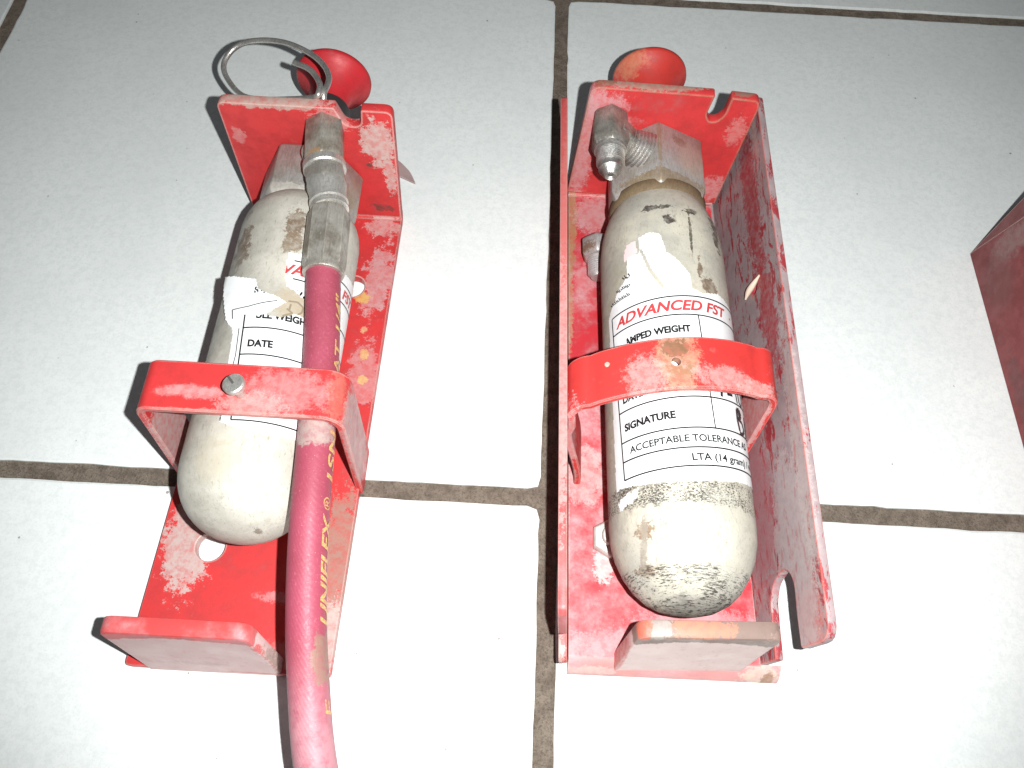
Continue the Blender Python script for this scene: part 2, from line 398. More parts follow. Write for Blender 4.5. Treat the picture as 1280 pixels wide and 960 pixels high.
# ================================================================== cylinders
def cream(name, org, spots, speck, tint=(.66, .62, .54)):
    s = NT(name); s.coords(org)
    a = s.noise(.05, 5, .6); b = s.noise(.25, 6, .7, off=3); c = s.noise(1.2, 4, .7, off=6); d = s.noise(.9, 5, .75, stretch=(1.2, .3, 1.2), off=12)
    col = s.mix(s.ramp(a, .32, .68), tint, (.50, .48, .42))
    col = s.mix(s.ramp(b, .45, .72, 0, .5), col, (.38, .355, .30))
    col = s.mix(s.ramp(d, .56, .68, 0, .65), col, (.27, .235, .18))
    col = s.mix(s.ramp(c, .60, .72, 0, .5), col, (.30, .26, .20)); col = s.mix(s.ramp(s.noise(.5, 7, .85, off=81), .66, .675, 0, .8), col, (.14, .115, .09))
    nz = [b, s.noise(.6, 5, .75, off=40)]
    for i, sp in enumerate(spots):
        cc, rr, cl = sp[:3]; o = sp[3] if len(sp) > 3 else {}
        col = s.mix(s.math('MULTIPLY', s.spot(cc, rr, nz[i % 2], o.get('amp', .9), o.get('soft', .1)), o.get('k', .92)), col, cl)
    h = s.math('ADD', b, c)
    for (y0, y1, sc_, th, k, *st) in speck:                    # bands of bitty black grime
        sy = s.n('ShaderNodeSeparateXYZ'); s.put(sy.inputs[0], s.P)
        ynz = s.math('ADD', sy.outputs[1], s.math('MULTIPLY', s.math('SUBTRACT', b, .5), 7))
        band = s.math('MULTIPLY', s.ramp(ynz, y0 - .8, y0 + .8), s.ramp(ynz, y1 - 1.2, y1 + 1.2, 1, 0))
        g = s.ramp(s.math('ADD', s.noise(sc_, 4, .85, off=60, stretch=st[0] if st else (1, 1.8, 1)), s.math('MULTIPLY', s.math('SUBTRACT', s.noise(.09, 3, .6, off=13), .5), .35)), th, th + .05)
        col = s.mix(s.math('MULTIPLY', s.math('MULTIPLY', band, g), k), col, (.05, .045, .04))
    s.bump(h, .22, .5); col = s.mix(1.0, col, (.79, .79, .79), 'MULTIPLY')
    return s.done(col, s.ramp(b, .3, .7, .42, .62), 0, .35)
class Cyl:
    def __init__(s, x0, x1, z, r): s.x0, s.x1, s.z, s.r = x0, x1, z, r   # axis x at y=-50 and at y=150
    def cx(s, y): return s.x0 + (y + 50) * (s.x1 - s.x0) / 200
    def p(s, th, y, lift=0.):
        a = math.radians(th); r = s.r + lift; return Vector((s.cx(y) + r * math.sin(a), y, s.z + r * math.cos(a)))
def body(cy, prof, n=96):
    bm = bmesh.new(); rings = []
    for y, r in prof:
        if r < .01: rings.append([bm.verts.new((cy.cx(y), y, cy.z))]); continue
        rings.append([bm.verts.new((cy.cx(y) + r * math.sin(2 * math.pi * k / n), y, cy.z + r * math.cos(2 * math.pi * k / n))) for k in range(n)])
    for A, B in zip(rings, rings[1:]):
        for k in range(n):
            k2 = (k + 1) % n
            if len(A) == 1: bm.faces.new((A[0], B[k], B[k2]))
            elif len(B) == 1: bm.faces.new((A[k], B[0], A[k2]))
            else: bm.faces.new((A[k], B[k], B[k2], A[k2]))
    return bm
PAPER = None
s = NT('label_paper'); s.coords((0, 0, 0)); a = s.noise(.3, 4, .7)
PAPER = s.done(s.mix(s.ramp(a, .4, .75, 0, .5), (.78, .79, .80), (.64, .64, .62)), .45, 0, .4)
INK = plain('label_ink', (.012, .012, .014), .5); REDINK = plain('label_red_ink', (.50, .05, .055), .5); PEN = plain('marker_pen', (.02, .02, .025), .4)

def inpoly(p, poly):
    x, y = p; c = False; j = len(poly) - 1
    for i in range(len(poly)):
        xi, yi = poly[i]; xj, yj = poly[j]
        if (yi > y) != (yj > y) and x < (xj - xi) * (y - yi) / (yj - yi) + xi: c = not c
        j = i
    return c
class Label:
    """printed label wrapped on a cylinder; u,v in mm along the rows and up the columns"""
    def __init__(s, cy, th0, y0, e1, e2, keep, lift=None):
        s.cy, s.th0, s.y0, s.e1, s.e2, s.keep, s.liftf = cy, th0, y0, e1, e2, keep, lift
        s.k = math.pi * cy.r / 180                        # mm of arc per degree
    def ty(s, u, v): return s.th0 + (u + s.e2 * v) / s.k, s.y0 + v + s.e1 * u
    def p(s, u, v, l=0.):
        th, y = s.ty(u, v); return s.cy.p(th, y, l + (s.liftf(th, y) if s.liftf else 0))
    def ok(s, u, v): return s.keep(*s.ty(u, v))
    def sheet(s, u0, u1, v0, v1, st=.45):
        bm = bmesh.new(); nu, nv = int((u1 - u0) / st), int((v1 - v0) / st); V = {}
        def vert(i, j):
            if (i, j) not in V: V[i, j] = bm.verts.new(s.p(u0 + i * st, v0 + j * st, .16))
            return V[i, j]
        for i in range(nu):
            for j in range(nv):
                u, v = u0 + (i + .5) * st, v0 + (j + .5) * st
                if s.ok(u, v): bm.faces.new((vert(i, j), vert(i + 1, j), vert(i + 1, j + 1), vert(i, j + 1)))
        return bm
    def line(s, bm, pts, w, st=.8, check=True, lift=.30):
        for (a, b) in zip(pts, pts[1:]):
            a = Vector(a); b = Vector(b); L = (b - a).length; n = max(1, int(L / st)); d = (b - a) / L; q = Vector((-d.y, d.x)) * w / 2
            prev = None
            for k in range(n + 1):
                c = a + d * L * k / n
                cur = (c + q, c - q) if (not check or s.ok(c.x, c.y)) else None
                if prev and cur:
                    bm.faces.new([bm.verts.new(s.p(x.x, x.y, lift)) for x in (prev[0], prev[1], cur[1], cur[0])])
                prev = cur
    def text(s, bm, txt, u, v, cap, width, bold=0., shear=0., erase=None):
        me = text_mesh(txt, bold, shear, fine=bool(erase)); xs = [q.co.x for q in me.vertices]; w0 = max(xs) - min(xs); x0 = min(xs)
        sx, sy = width / w0, cap / CAPH; vm = {}
        for f in me.polygons:
            c = f.center; cu, cv = u + (c.x - x0) * sx, v + c.y * sy
            if not s.ok(cu, cv) or (erase and erase(cu, cv)): continue
            vs = []
            for i in f.vertices:
                if i not in vm: q = me.vertices[i].co; vm[i] = bm.verts.new(s.p(u + (q.x - x0) * sx, v + q.y * sy, .32))
                vs.append(vm[i])
            bm.faces.new(vs)
        bpy.data.meshes.remove(me)
def text_mesh(txt, bold=0., shear=0., fine=False):
    cu = bpy.data.curves.new('t', 'FONT'); cu.body = txt; cu.size = 1; cu.offset = bold; cu.shear = shear; cu.resolution_u = 4; cu.fill_mode = 'BOTH'
    ob = bpy.data.objects.new('t', cu); COL.objects.link(ob); dg = bpy.context.evaluated_depsgraph_get(); dg.update()
    me = bpy.data.meshes.new_from_object(ob.evaluated_get(dg)); bpy.data.objects.remove(ob)
    bm = bmesh.new(); bm.from_mesh(me)
    bmesh.ops.triangulate(bm, faces=bm.faces)
    for lim in ((.3, .15, .08) if fine else ()):
        bmesh.ops.subdivide_edges(bm, edges=[e for e in bm.edges if e.calc_length() > lim], cuts=1); bmesh.ops.triangulate(bm, faces=bm.faces)
    bm.to_mesh(me); bm.free(); bpy.data.curves.remove(cu); return me
m_ = text_mesh('H'); CAPH = max(v.co.y for v in m_.vertices); bpy.data.meshes.remove(m_)

def print_label(L, parent, org, hand=True, worn=None):
    bm = bmesh.new(); W = 86
    for v in (0, 7.0, 14.7, 27.2, 39, 51, 62.8, 71.4): L.line(bm, [(0 if hand or v < 45 else 17, v), (W, v)], .62)
    L.line(bm, [(0, 0), (0, 71.4 if hand else 45)], .62); L.line(bm, [(37.2, 14.7), (37.2, 62.8)], .5)
    o = .05
    L.text(bm, 'STAMPED WEIGHT', 2.6, 55.0, 2.8, 30.6, o, erase=worn); L.text(bm, 'FULL WEIGHT', 2.6, 43.2, 2.8, 23.5, o, erase=worn)
    L.text(bm, 'DATE', 2.6, 30.6, 2.8, 9.4, o); L.text(bm, 'SIGNATURE', 2.3, 18.9, 2.8, 20.6, o)
    L.text(bm, 'ACCEPTABLE TOLERANCE AS', 3.8, 9.3, 2.6, 51, .026); L.text(bm, 'LTA (14 gram) / vi', 26.6, 2.0, 2.6, 31, .026)
    bmput('label_print', bm, INK, parent, org)
    bm = bmesh.new(); L.text(bm, 'ADVANCED FST', 2.2, 64.9, 4.4, 50.5, .034, .28); L.line(bm, [(56.5, 66.8), (57.5, 66.8)], .9)
    bmput('label_logo', bm, REDINK, parent, org)
    if hand:
        bm = bmesh.new()
        L.line(bm, [(40.3, 35), (39.4, 32.5), (41, 31), (43, 32.5), (43.2, 34.5), (42.4, 28.2)], 1.2, check=False, lift=.34)
        L.line(bm, [(39.6, 31.0), (43.0, 30.9)], 1.4, check=False, lift=.34); L.line(bm, [(45.6, 29.9), (49.0, 30.2)], 1.1, check=False, lift=.34)
        L.line(bm, [(51.6, 34.5), (52.2, 27.8)], .9, check=False, lift=.34)
        L.line(bm, [(55, 35), (53.8, 32.5), (54.2, 28.6), (56.4, 27.6), (58, 30.5), (56.6, 34.8), (55, 35)], .9, check=False, lift=.34)
        L.line(bm, [(u - 4.5, v) for u, v in [(55.6, 16.2), (54.8, 20.5), (55.2, 25.0), (57.4, 25.3), (58.6, 23.2), (57, 21.4), (55.2, 21.2), (58.8, 20.2), (60.2, 17.2), (57.6, 15.2), (55.4, 15.6)]], 1.45, check=False, lift=.34)
        L.line(bm, [(51.9, 24.8), (52.1, 21.8), (53.3, 24.0)], 1.1, check=False, lift=.34)
        L.line(bm, [(57.5, 15), (58.4, 24), (60, 16), (61.5, 24), (62, 16)], 1.1, check=False, lift=.34)
        bmput('handwriting', bm, PEN, parent, org)

def dome(y0, y1, R, p=2.0, n=14):
    return [(y0 - (y0 - y1) * math.sin(t), R * max(0., math.cos(t)) ** (2 / p)) for t in [k / n * math.pi / 2 for k in range(n, -1, -1)]]

# ---- left cylinder
cl = Cyl(-117.8, -117.0, 36, 26); LCO = (-117.5, 50, 10)
gl = thing('gas_cylinder', 'small cream gas cylinder with peeling label, pink hose screwed to its valve', 'gas cylinder', LCO, 'small cream gas cylinders')
profL = dome(-9, -36, 26, 2.15) + [(y, 26) for y in range(-4, 92, 6)] + [(96, 26), (101, 25.9), (106, 25.2), (110, 23.8), (113.5, 21.6), (116.5, 19), (119, 17.5)]
brn = (.20, .13, .085)
mCL = cream('cream_enamel_left', LCO, [
    ((-133, 83, 52), (5, 12, 9), brn, dict(amp=1.0)), ((-112.5, 92, 60), (4, 8, 8), brn, dict(amp=1.15)), ((-112, 82, 61), (3.6, 6, 8), (.26, .19, .13), dict(amp=.9)),
    ((-134, 101, 50), (3, 4, 6), (.2, .17, .13), dict(amp=1.0)), ((-125, 96, 57), (1.8, 1.8, 4), (.75, .45, .16), dict(amp=.4)),
    ((-106, 54, 60), (9, 9, 9), (.50, .42, .30), dict(amp=.5, soft=.5)), ((-136, 76, 50), (6, 9, 9), (.36, .33, .28), dict(amp=1.0, k=.6, soft=.4)),
    ((-120, -30, 44), (3, 2.5, 4), (.25, .21, .17), dict(amp=.6)), ((-110, -32, 42), (4, 2, 4), (.25, .21, .17), dict(amp=.9)),
    ((-122, -12, 60), (9, 9, 9), (.60, .52, .38), dict(amp=.5, k=.5, soft=.8))], [(-34, -28, 1.0, .66, .4)], tint=(.67, .64, .565))
bmput('cylinder_body', body(cl, profL), mCL, gl, LCO, smooth=50)
FL = [(-46, 67.2), (-13.5, 63.4), (-9, 59), (-4.5, 57.5), (6, 56), (17.8, 53.8), (10, 50.5), (3, 46.8), (16, 46.3), (27, 49.5), (38, 48.8), (46, 52), (48, 56), (30, 57.5), (21, 60), (15.5, 61), (11.5, 66), (11, 70), (10, 77), (60, 79), (130, 82), (130, 0), (60, -1.2), (20, -2.4), (-4, -.6), (-14.5, 1.2), (-20, 26), (-24, 40), (-33, 46), (-40, 56)]
def jit(x, y, a=.35): return a * mnoise.noise(Vector((x * .22, y * .4, 1)))
keepL = lambda th, y: inpoly((th + 2 * jit(th, y), y + jit(y, th)), FL)
def liftL(th, y):
    if y > 42 and th < -12: return min(1., (-12 - th) / 30) ** 1.5 * 2.6
    return 0
LL = Label(cl, -5.0, 1.7, .03, -.10, keepL, liftL)
labL = bmput('paper_label', LL.sheet(-22, 62, -6, 80), PAPER, gl, LCO, smooth=60)
print_label(LL, labL, LCO, hand=False, worn=lambda u, v: (v > 51 and mnoise.noise(Vector((u * .9, v * .9, 2))) > .0) or (39 < v < 51 and (u < 4.6 or (u < 9 and v - 43.2 > .2 + u * .2))))
bm = bmesh.new()                                          # frame of the half-peeled older sticker
LL.line(bm, [(-5.5, 47.8), (1, 48.8), (8, 50.6), (12, 51.6)], .4); LL.line(bm, [(-5.5, 47.8), (-4.9, 43.5)], .4)
LL.line(bm, [(-4.2, -2), (-3.2, 14), (-1.6, 27), (-1.8, 39)], .35)
LL.line(bm, [(-4.2, -2.5), (-4.2, 3)], .35)
bmput('label_frame', bm, INK, labL, LCO)
bm = bmesh.new(); LG = Label(cl, 19, 50, 0, 0, lambda a, b: True)
for pts in ([(0, 4.5), (3.5, 5), (6, 3.5), (6, 1), (4, -1)], [(1.2, 3.4), (1, 0)], [(0, 1), (2.5, -.5), (-1, -2.6), (1, -4)], [(3.2, -1.5), (4.6, -3.5)]): LG.line(bm, pts, .75, lift=.12)
bmput('glue_marks', bm, plain('glue_dirt', (.24, .19, .13), .7), gl, LCO)

mV = metal('valve_brass_plated_left', LCO, (.40, .385, .365), dirt=(.26, .21, .16), amt=.7, rough=.45, metallic=.45,
           spots=[((-100, 118, 50), (7, 14, 12), (.30, .19, .10), .75), ((-124, 115, 56), (12, 4, 6), (.60, .56, .50), .8), ((-94, 128, 44), (4, 16, 8), (.42, .32, .22), .6)])
def hexblock(bm, cx, cz, y0, y1, R, rot, ch=2.0, cut=.94):
    lathe(bm, [(y0, R * cut), (y0 + ch, R), (y1 - ch, R), (y1, R * cut)], (cx, 0, cz), (0, 1, 0), 6, rot)
bm = bmesh.new(); hexblock(bm, -117.5, 36, 113, 142.4, 23.2, math.radians(30), 2.4, .93)
bmput('valve_block', bm, mV, gl, LCO, bev=.7, smooth=40)
def knob(cx, cz, y0, y1, org, parent, mat, stem_mat):
    bm = bmesh.new(); lathe(bm, [(y0, 8.5), (y0, 11.3), (y1 - 22, 11.3), (y1 - 20, 10.4), (y1 - 19, 8)], (cx, 0, cz), (0, 1, 0), 48, cap=False)  # plain near-black tube round the stem, between flange and flare
    bmput('dark_stem', bm, stem_mat, parent, org, smooth=40)
    bm = bmesh.new()
    lathe(bm, [(y1 - 24, 8), (y1 - 18, 8.6), (y1 - 12, 10.4), (y1 - 7, 13.2), (y1 - 3.4, 16.4), (y1 - 1.5, 18.2), (y1 - .6, 18.7), (y1 + .8, 18.7), (y1 + 1.4, 18.0), (y1 + 1.6, 12), (y1 + .4, 0)], (cx, 0, cz), (0, 1, 0), 64, cap=False)
    bmput('strike_knob', bm, mat, parent, org, smooth=50)
mK = paint('red_knob_left', LCO, chalk=.45, base=(.68, .03, .04)); STEM = plain('dark_stem_black', (.03, .03, .032), .6)
knob(-117.5, 37.5, 148.5, 203, LCO, gl, mK, STEM)
# elbow block on top of the valve
mE = metal('elbow_steel_left', LCO, (.43, .41, .36), dirt=(.16, .12, .08), amt=.8, rough=.42, metallic=.5, bump=.25,
           spots=[((-108, 122, 72), (4, 2.4, 4), (.55, .30, .12), .8)])
ax = Vector((.245, -1, -.055)).normalized()                # direction the elbow and the hose end point to
E0 = Vector((-110.0, 143.8, 66.0)) + Vector((0, 0, 0)); upv = (0, 0, 1)
bm = bmesh.new()
ax2 = Vector((.13, -1, -.05)).normalized(); EB = E0 + ax * 23
lathe(bm, [(-22.5, 8.2), (-21.4, 8.9), (-1, 8.9), (0, 8.3)], EB, ax2, 6, 0)
lathe(bm, [(0, 8.4), (9, 8.0)], (-108.0, 131, 55), (-.05, 0, 1), 20)
E0 = E0 + ax * 4.4
el = bmput('elbow_fitting', bm, mE, gl, LCO, bev=.45, smooth=40)
bm = bmesh.new(); lathe(bm, [(18.2, 8.6), (18.6, 9.1), (21.6, 9.1), (22.2, 8.5)], E0, ax, 40)
bmput('collar', bm, metal('bright_collar', LCO, (.66, .64, .60), amt=.25, rough=.35), el, LCO, smooth=40)

# ---- hose with its crimped end
HO = (-90, 0, 50)
hz = thing('rubber_hose', 'pink red rubber hose with yellow print and crimped steel end', 'hose', HO)
mN = metal('hose_nut_steel', HO, (.44, .42, .38), dirt=(.20, .16, .12), amt=.5, rough=.36, metallic=.6)
mB = metal('bright_ferrule', HO, (.64, .62, .58), amt=.3, rough=.33, metallic=.7)
bm = bmesh.new(); lathe(bm, [(22.4, 8.6), (23, 9.1), (29, 9.1), (31.2, 8.2)], E0, ax, 6, 0)
nut = bmput('swivel_nut', bm, mN, hz, HO, bev=.5, smooth=40)
bm = bmesh.new(); lathe(bm, [(29.6, 8.3), (31.4, 8.4), (33, 7.9), (38, 7.6), (38.4, 8.1), (39.2, 8.1), (39.6, 7.5), (41, 7.5), (41.4, 7.9), (42.6, 7.9), (43, 6)], E0, ax, 48)
bmput('ferrule_neck', bm, mB, nut, HO, smooth=35)
bm = bmesh.new(); C0 = E0 + ax * 42.6; C1 = Vector((-96.9, 66.8, 62.0)); cax = (C1 - C0)
CL = cax.length; n = 80; rings = []
cx_ = cax.normalized(); uu = Vector((0, 0, 1)); uu = (uu - uu.dot(cx_) * cx_).normalized(); vv = cx_.cross(uu)
for t, sc2, fl2 in ((0, .86, .2), (1.2, .97, .6), (3, 1, 1), (CL - 3.4, 1, 1), (CL - 2.0, 1.02, .1), (CL - .8, 1.06, .1), (CL, 1.02, .1)):
    ring = []
    for k in range(n):
        a = 2 * math.pi * k / n; lobe = abs(math.sin(4 * a + .6)) ** .35   # eight pressed flats with ridges between
        r = 7.9 * sc2 * (1 + .10 * fl2 * (1 - lobe) * 1.6)
        ring.append(bm.verts.new(C0 + cx_ * t + r * (math.cos(a) * uu + math.sin(a) * vv)))
    rings.append(ring)
for A, B in zip(rings, rings[1:]):
    for k in range(n): bm.faces.new((A[k], B[k], B[(k + 1) % n], A[(k + 1) % n]))
bm.faces.new(rings[0]); bm.faces.new(rings[-1])
bmput('crimp_sleeve', bm, metal('crimp_steel', HO, (.50, .48, .43), dirt=(.19, .15, .11), amt=.75, rough=.38, metallic=.55, bump=.2), hz, HO, smooth=40)
HP = [(-97.6, 70, 62.2), (-96.8, 66.3, 61.8), (-94.4, 47.1, 60.0), (-92.6, 30.1, 58.3), (-90.6, 10.4, 57.2), (-89.3, -5.4, 56.6), (-88.1, -23.1, 55.5), (-87.0, -39.6, 53.0), (-85.4, -55.5, 50.5),
      (-83.3, -70.8, 48.0), (-80.7, -85.4, 45.0), (-77.9, -99.6, 42.0), (-74.6, -112, 39), (-68, -135, 31), (-56, -165, 18), (-38, -200, 8.5), (-10, -240, 7), (30, -275, 7)]
path = catmull(HP, 10)
s = NT('hose_rubber'); s.coords(HO)
a = s.noise(.06, 4, .6); b = s.noise(.9, 4, .7, off=5); c3 = s.noise(.22, 5, .7, off=9)
wv = s.n('ShaderNodeTexWave', wave_type='BANDS', bands_direction='DIAGONAL'); s.put(wv.inputs['Vector'], s.vmath('MULTIPLY', s.P, (1, .55, 1)))
wv.inputs['Scale'].default_value = .42; wv.inputs['Distortion'].default_value = .4
sx = s.n('ShaderNodeSeparateXYZ'); s.put(sx.inputs[0], s.P)
col = s.mix(s.ramp(a, .35, .7), (.325, .062, .098), (.285, .052, .080))
col = s.mix(s.ramp(b, .55, .75, 0, .35), col, (.62, .20, .24))
dusty = s.math('MULTIPLY', s.ramp(sx.outputs[1], -70, -105), s.ramp(c3, .25, .6, .35, .95))
col = s.mix(s.math('MULTIPLY', dusty, .75), col, (.52, .27, .30))
col = s.mix(s.spot((-90, -1, 62), (9, 6, 8), c3, .7, .3), col, (.36, .27, .25))
col = s.mix(s.math('MULTIPLY', s.spot((-77, -76, 50), (4, 9, 8), c3, 1.0, .2), .8), col, (.25, .18, .13))
col = s.mix(s.ramp(s.noise(2.0, 2, .6, off=77), .74, .76, 0, .8), col, (.75, .55, .5))
s.bump(s.math('ADD', s.math('MULTIPLY', wv.outputs['Fac'], .2), s.math('MULTIPLY', b, .8)), .16, .7)
mH = s.done(col, s.ramp(b, .3, .7, .42, .6), 0, .35)
bm = bmesh.new(); tube(bm, path, 6.85, 36); hs = bmput('hose_tube', bm, mH, hz, HO, smooth=60)
def hose_at(y):
    for p, q in zip(path, path[1:]):
        if p.y >= y >= q.y: return p.lerp(q, (p.y - y) / (p.y - q.y))
    return path[-1]
def hose_text(bm_, txt, y0, length, f0=80, cap=4.0, r=6.85, shear=.0, bold=.02):
    me = text_mesh(txt, bold, shear, True); xs = [q.co.x for q in me.vertices]; w0 = max(xs) - min(xs); x0 = min(xs); vm = {}; bm = bmesh.new()
    for f in me.polygons:
        vs = []
        for i in f.vertices:
            if i not in vm:
                q = me.vertices[i].co; y = y0 + (q.x - x0) / w0 * length; c = hose_at(y)
                phi = math.radians(f0) - (q.y / CAPH * cap) / r
                vm[i] = bm.verts.new((c.x + (r + .14) * math.sin(phi), y, c.z + (r + .14) * math.cos(phi)))
            vs.append(vm[i])
        bm.faces.new(vs)
    bpy.data.meshes.remove(me); bmput('yellow_lettering', bm, YEL, hs, HO)
s = NT('yellow_print'); s.coords(HO); b = s.noise(1.4, 3, .7)
YEL = s.done(s.mix(s.ramp(b, .44, .58, 0, .85), (.60, .42, .12), (.40, .16, .14)), .5)
hose_text(0, 'UNIFLEX', -66, 36, 94, 4.6, shear=.2, bold=.03); hose_text(0, '®', -28.5, 4.4, 84, 3.6, bold=.004)
hose_text(0, '1SN', -18, 19, 93, 4.2, shear=.1); hose_text(0, 'AT 1/4"', 23, 34, 92, 4.0, shear=.1); hose_text(0, 'E', -93, 4.2, 92, 4.2, bold=.0); hose_text(0, 'DIN', -130, 20, 84, 4.2)

# ---- ring through the left flange
RO = (-140, 170, 60)
mR = metal('ring_wire', RO, (.60, .58, .55), dirt=(.2, .17, .15), amt=.5, rough=.3, metallic=.8)
RING_PTS = [(-107.5, 146.5, 72), (-107.0, 150.8, 77.0), (-106.4, 157.2, 76.5), (-107.1, 163.3, 75.5), (-111.2, 171.8, 74.0), (-118.7, 180.2, 72.5), (-130.0, 188.1, 70.5), (-141.5, 192.7, 68.0), (-152.8, 194.2, 65.0), (-159.9, 191.8, 62.0), (-163.1, 185.2, 59.5), (-160.3, 177.5, 58.0), (-150, 165, 60), (-136, 157, 66), (-121, 152.4, 71.5), (-111.5, 149.6, 75.5), (-108.8, 148.5, 78.5), (-109.0, 154.3, 78.5), (-112.2, 160.5, 78.0), (-116.7, 165.6, 77.2), (-123.4, 169.7, 76.0)]
ring = catmull(RING_PTS, 10)
bm = bmesh.new(); tube(bm, ring, 1.3, 14)
rg = bmput('pull_ring', bm, mR, None, RO, smooth=60); rg['label'] = 'bent steel wire ring hooked over the top of the left bracket'; rg['category'] = 'wire ring'

# ================================================================== right: outer channel
CO = (42, 58, Z0)
ch = thing('mounting_channel', 'red channel with two high side walls round the right-hand cylinder', 'channel', CO)
inner_streak = ((1.5, .42, 1.5), .535, .56, (.40, .05, .06))
mC = paint('worn_channel_wall', CO, base=PRIM, chalk=.12, streak=inner_streak, edgecol=(.72, .16, .13), spots=[
    ((85, 170, 55), (4, 40, 3.2), (.60, .42, .38), dict(amp=.6, k=.7)), ((87, 138, 44), (5, 52, 8), (.40, .04, .05), dict(amp=1.1)), ((87, 70, 48), (5, 30, 7), (.44, .05, .06), dict(amp=1.3)), ((84, 60, 6), (5, 60, 9), (.48, .12, .14), dict(amp=1.0, k=.8)), ((84, -8, 20), (6, 34, 16), (.50, .16, .18), dict(amp=.9, k=.75)),
    ((86, -55, 52), (5, 12, 9), (.62, .22, .2), dict(amp=.8, k=.8)), ((86, -32, 45), (5, 40, 15), (.56, .47, .47), dict(amp=.5, k=.75)), ((86, 10, 58), (5, 60, 6), (.66, .55, .52), dict(amp=1.0, k=.5))], rust=.15, fleck=.76)
ph = math.atan(.11); Mw = frame((81.6, 0, Z0), (0, 1, 0), (.11, 0, 1), (1, 0, -.11))
wallp = plate([rounded([(-65.3, .5), (182.5, .5), (182.5, 61.6), (-64.0, 61.6), (-64.0, 41.2), (-52, 41.0), (-42, 41.6), (-37.5, 39.6), (-35.2, 36), (-35.8, 31), (-38.5, 25.4), (-44, 22.0), (-53, 21.6), (-65.3, 21.2)],
                       [0, 3, 3, 7, 1.5, 2, 2, 2, 2, 2, 2, 2, 2, 1]), circle(89.6, 37.5, 3.3)], 3.2, Mw, .5)
bmput('side_wall', join([wallp]), mC, ch, CO, smooth=30)
wl = plate([rounded([(-66, .5), (180, .5), (180, 30), (177, 60.5), (-60, 60.5), (-63.5, 40), (-50, 39), (-50, 26), (-71, 25)], [0, 2, 2, 4, 3, 2, 3, 3, 4])], 3.2, frame((7.6, 0, Z0), (-.0137, 1, 0), (-.09, 0, 1), (-1, -.0137, -.09)), .5)
mC2 = paint('worn_channel_wall_left', CO, base=(.60, .08, .08), chalk=.5, edgecol=(.74, .46, .42), spots=[((0, 60, 60), (5, 90, 6), (.74, .42, .40), dict(amp=.7, k=.7)), ((1, 130, 60), (5, 60, 8), (.66, .12, .11), dict(amp=.5, k=.8)), ((0, -66, 20), (6, 10, 14), (.58, .48, .44), dict(amp=.6))])
wo = bmput('side_wall', join([wl]), mC2, ch, CO, smooth=30)
fp = plate([rounded([(8.8, -64), (83.6, -64), (83.6, 178), (5.6, 178)], 1)], 2.9, up(Z0), .4)
bmput('floor_plate', join([fp]), mC, ch, CO, smooth=30)
bm = bmesh.new()                                          # pale peg showing in the side wall hole
pk = catmull([(83.6, 87.2, 31.5), (84.0, 88.8, 35), (84.9, 90.0, 39), (86.2, 91.4, 44.4)], 5); tube(bm, pk, lambda t: .35 + 1.05 * math.sin(math.pi * min(.97, max(.04, t))), 10)
bmput('peg', bm, plain('pale_peg', (.62, .50, .40), .6), ch, CO, smooth=60)

# ================================================================== right: inner bracket
RB = (46, 48, 3 + Z0)
rb = thing('cylinder_bracket', 'red steel bracket with rusty strap holding the labelled cylinder', 'bracket', RB, 'red brackets for small gas cylinders')
zb = 3 + Z0
mR1 = paint('red_enamel_right', RB, chalk=.75, base=(.66, .04, .055), edgecol=(.76, .62, .56), spots=[
    ((6, 142, 8), (4, 34, 6), (.42, .26, .13), dict(amp=.8, k=.85)), ((6, 92, 8), (2.6, 28, 6), (.50, .32, .2), dict(amp=1.0, k=.8)), ((5, -10, 8), (2.5, 60, 6), (.76, .62, .60), dict(amp=.9, k=.7)),
    ((18, 150, 8), (10, 12, 6), (.64, .38, .38), dict(amp=.9, k=.7, soft=.4)), ((14, 8, 8), (9, 14, 6), (.80, .62, .60), dict(amp=.9, k=.6, soft=.4)), ((22, -30, 8), (4, 8, 5), (.8, .66, .64), dict(amp=1.1, k=.8)),
    ((30, -62, 8), (26, 7, 5), (.78, .46, .48), dict(amp=.9, k=.6, soft=.5)), ((60, -52, 8), (26, 7, 5), (.76, .40, .42), dict(amp=.9, k=.6, soft=.5)), ((14, 110, 8), (6, 9, 5), (.72, .40, .42), dict(amp=.9, k=.6, soft=.5))])
base = plate([rounded([(8.3, -66), (82.6, -66), (79.4, 160), (5.2, 163)], 0)], 5, up(zb), .3)
# rolled front lip of the plate
bm = bmesh.new(); rows = []
for y, z in ((-65.8, 4.95), (-67.2, 4.6), (-68.8, 3.4), (-70.6, .9), (-71.4, -1.2), (-71.6, -2.9)):
    rows.append([bm.verts.new((8.4, y, zb + z)), bm.verts.new((90.4, y + .6, zb + z))])
back = [bm.verts.new((8.4, -65.8, zb - 2.9)), bm.verts.new((90.4, -65.2, zb - 2.9))]
for A, B in zip(rows, rows[1:]): bm.faces.new((A[0], A[1], B[1], B[0]))
bm.faces.new((rows[-1][0], rows[-1][1], back[1], back[0])); bm.faces.new([r[0] for r in rows] + [back[0]]); bm.faces.new([r[1] for r in rows] + [back[1]])
mR1b = paint('front_lip', RB, chalk=1.1, base=(.78, .30, .28), edgecol=(.70, .62, .55), spots=[((16, -70, 4), (12, 4, 3), (.80, .55, .50), dict(amp=1.1, k=.8)), ((83, -68, 4), (8, 5, 6), (.74, .60, .50), dict(amp=1., k=.9)), ((86, -70, 3), (3, 4, 4), RUST, dict(amp=1., k=.8))])
bend = bend_piece(5.2, 80.0, 161.5, zb + 6, 6, 1)
bmput('back_plate', join([base, bend]), mR1, rb, RB, smooth=30)
bmput('front_lip', bm, mR1b, rb, RB, smooth=40)
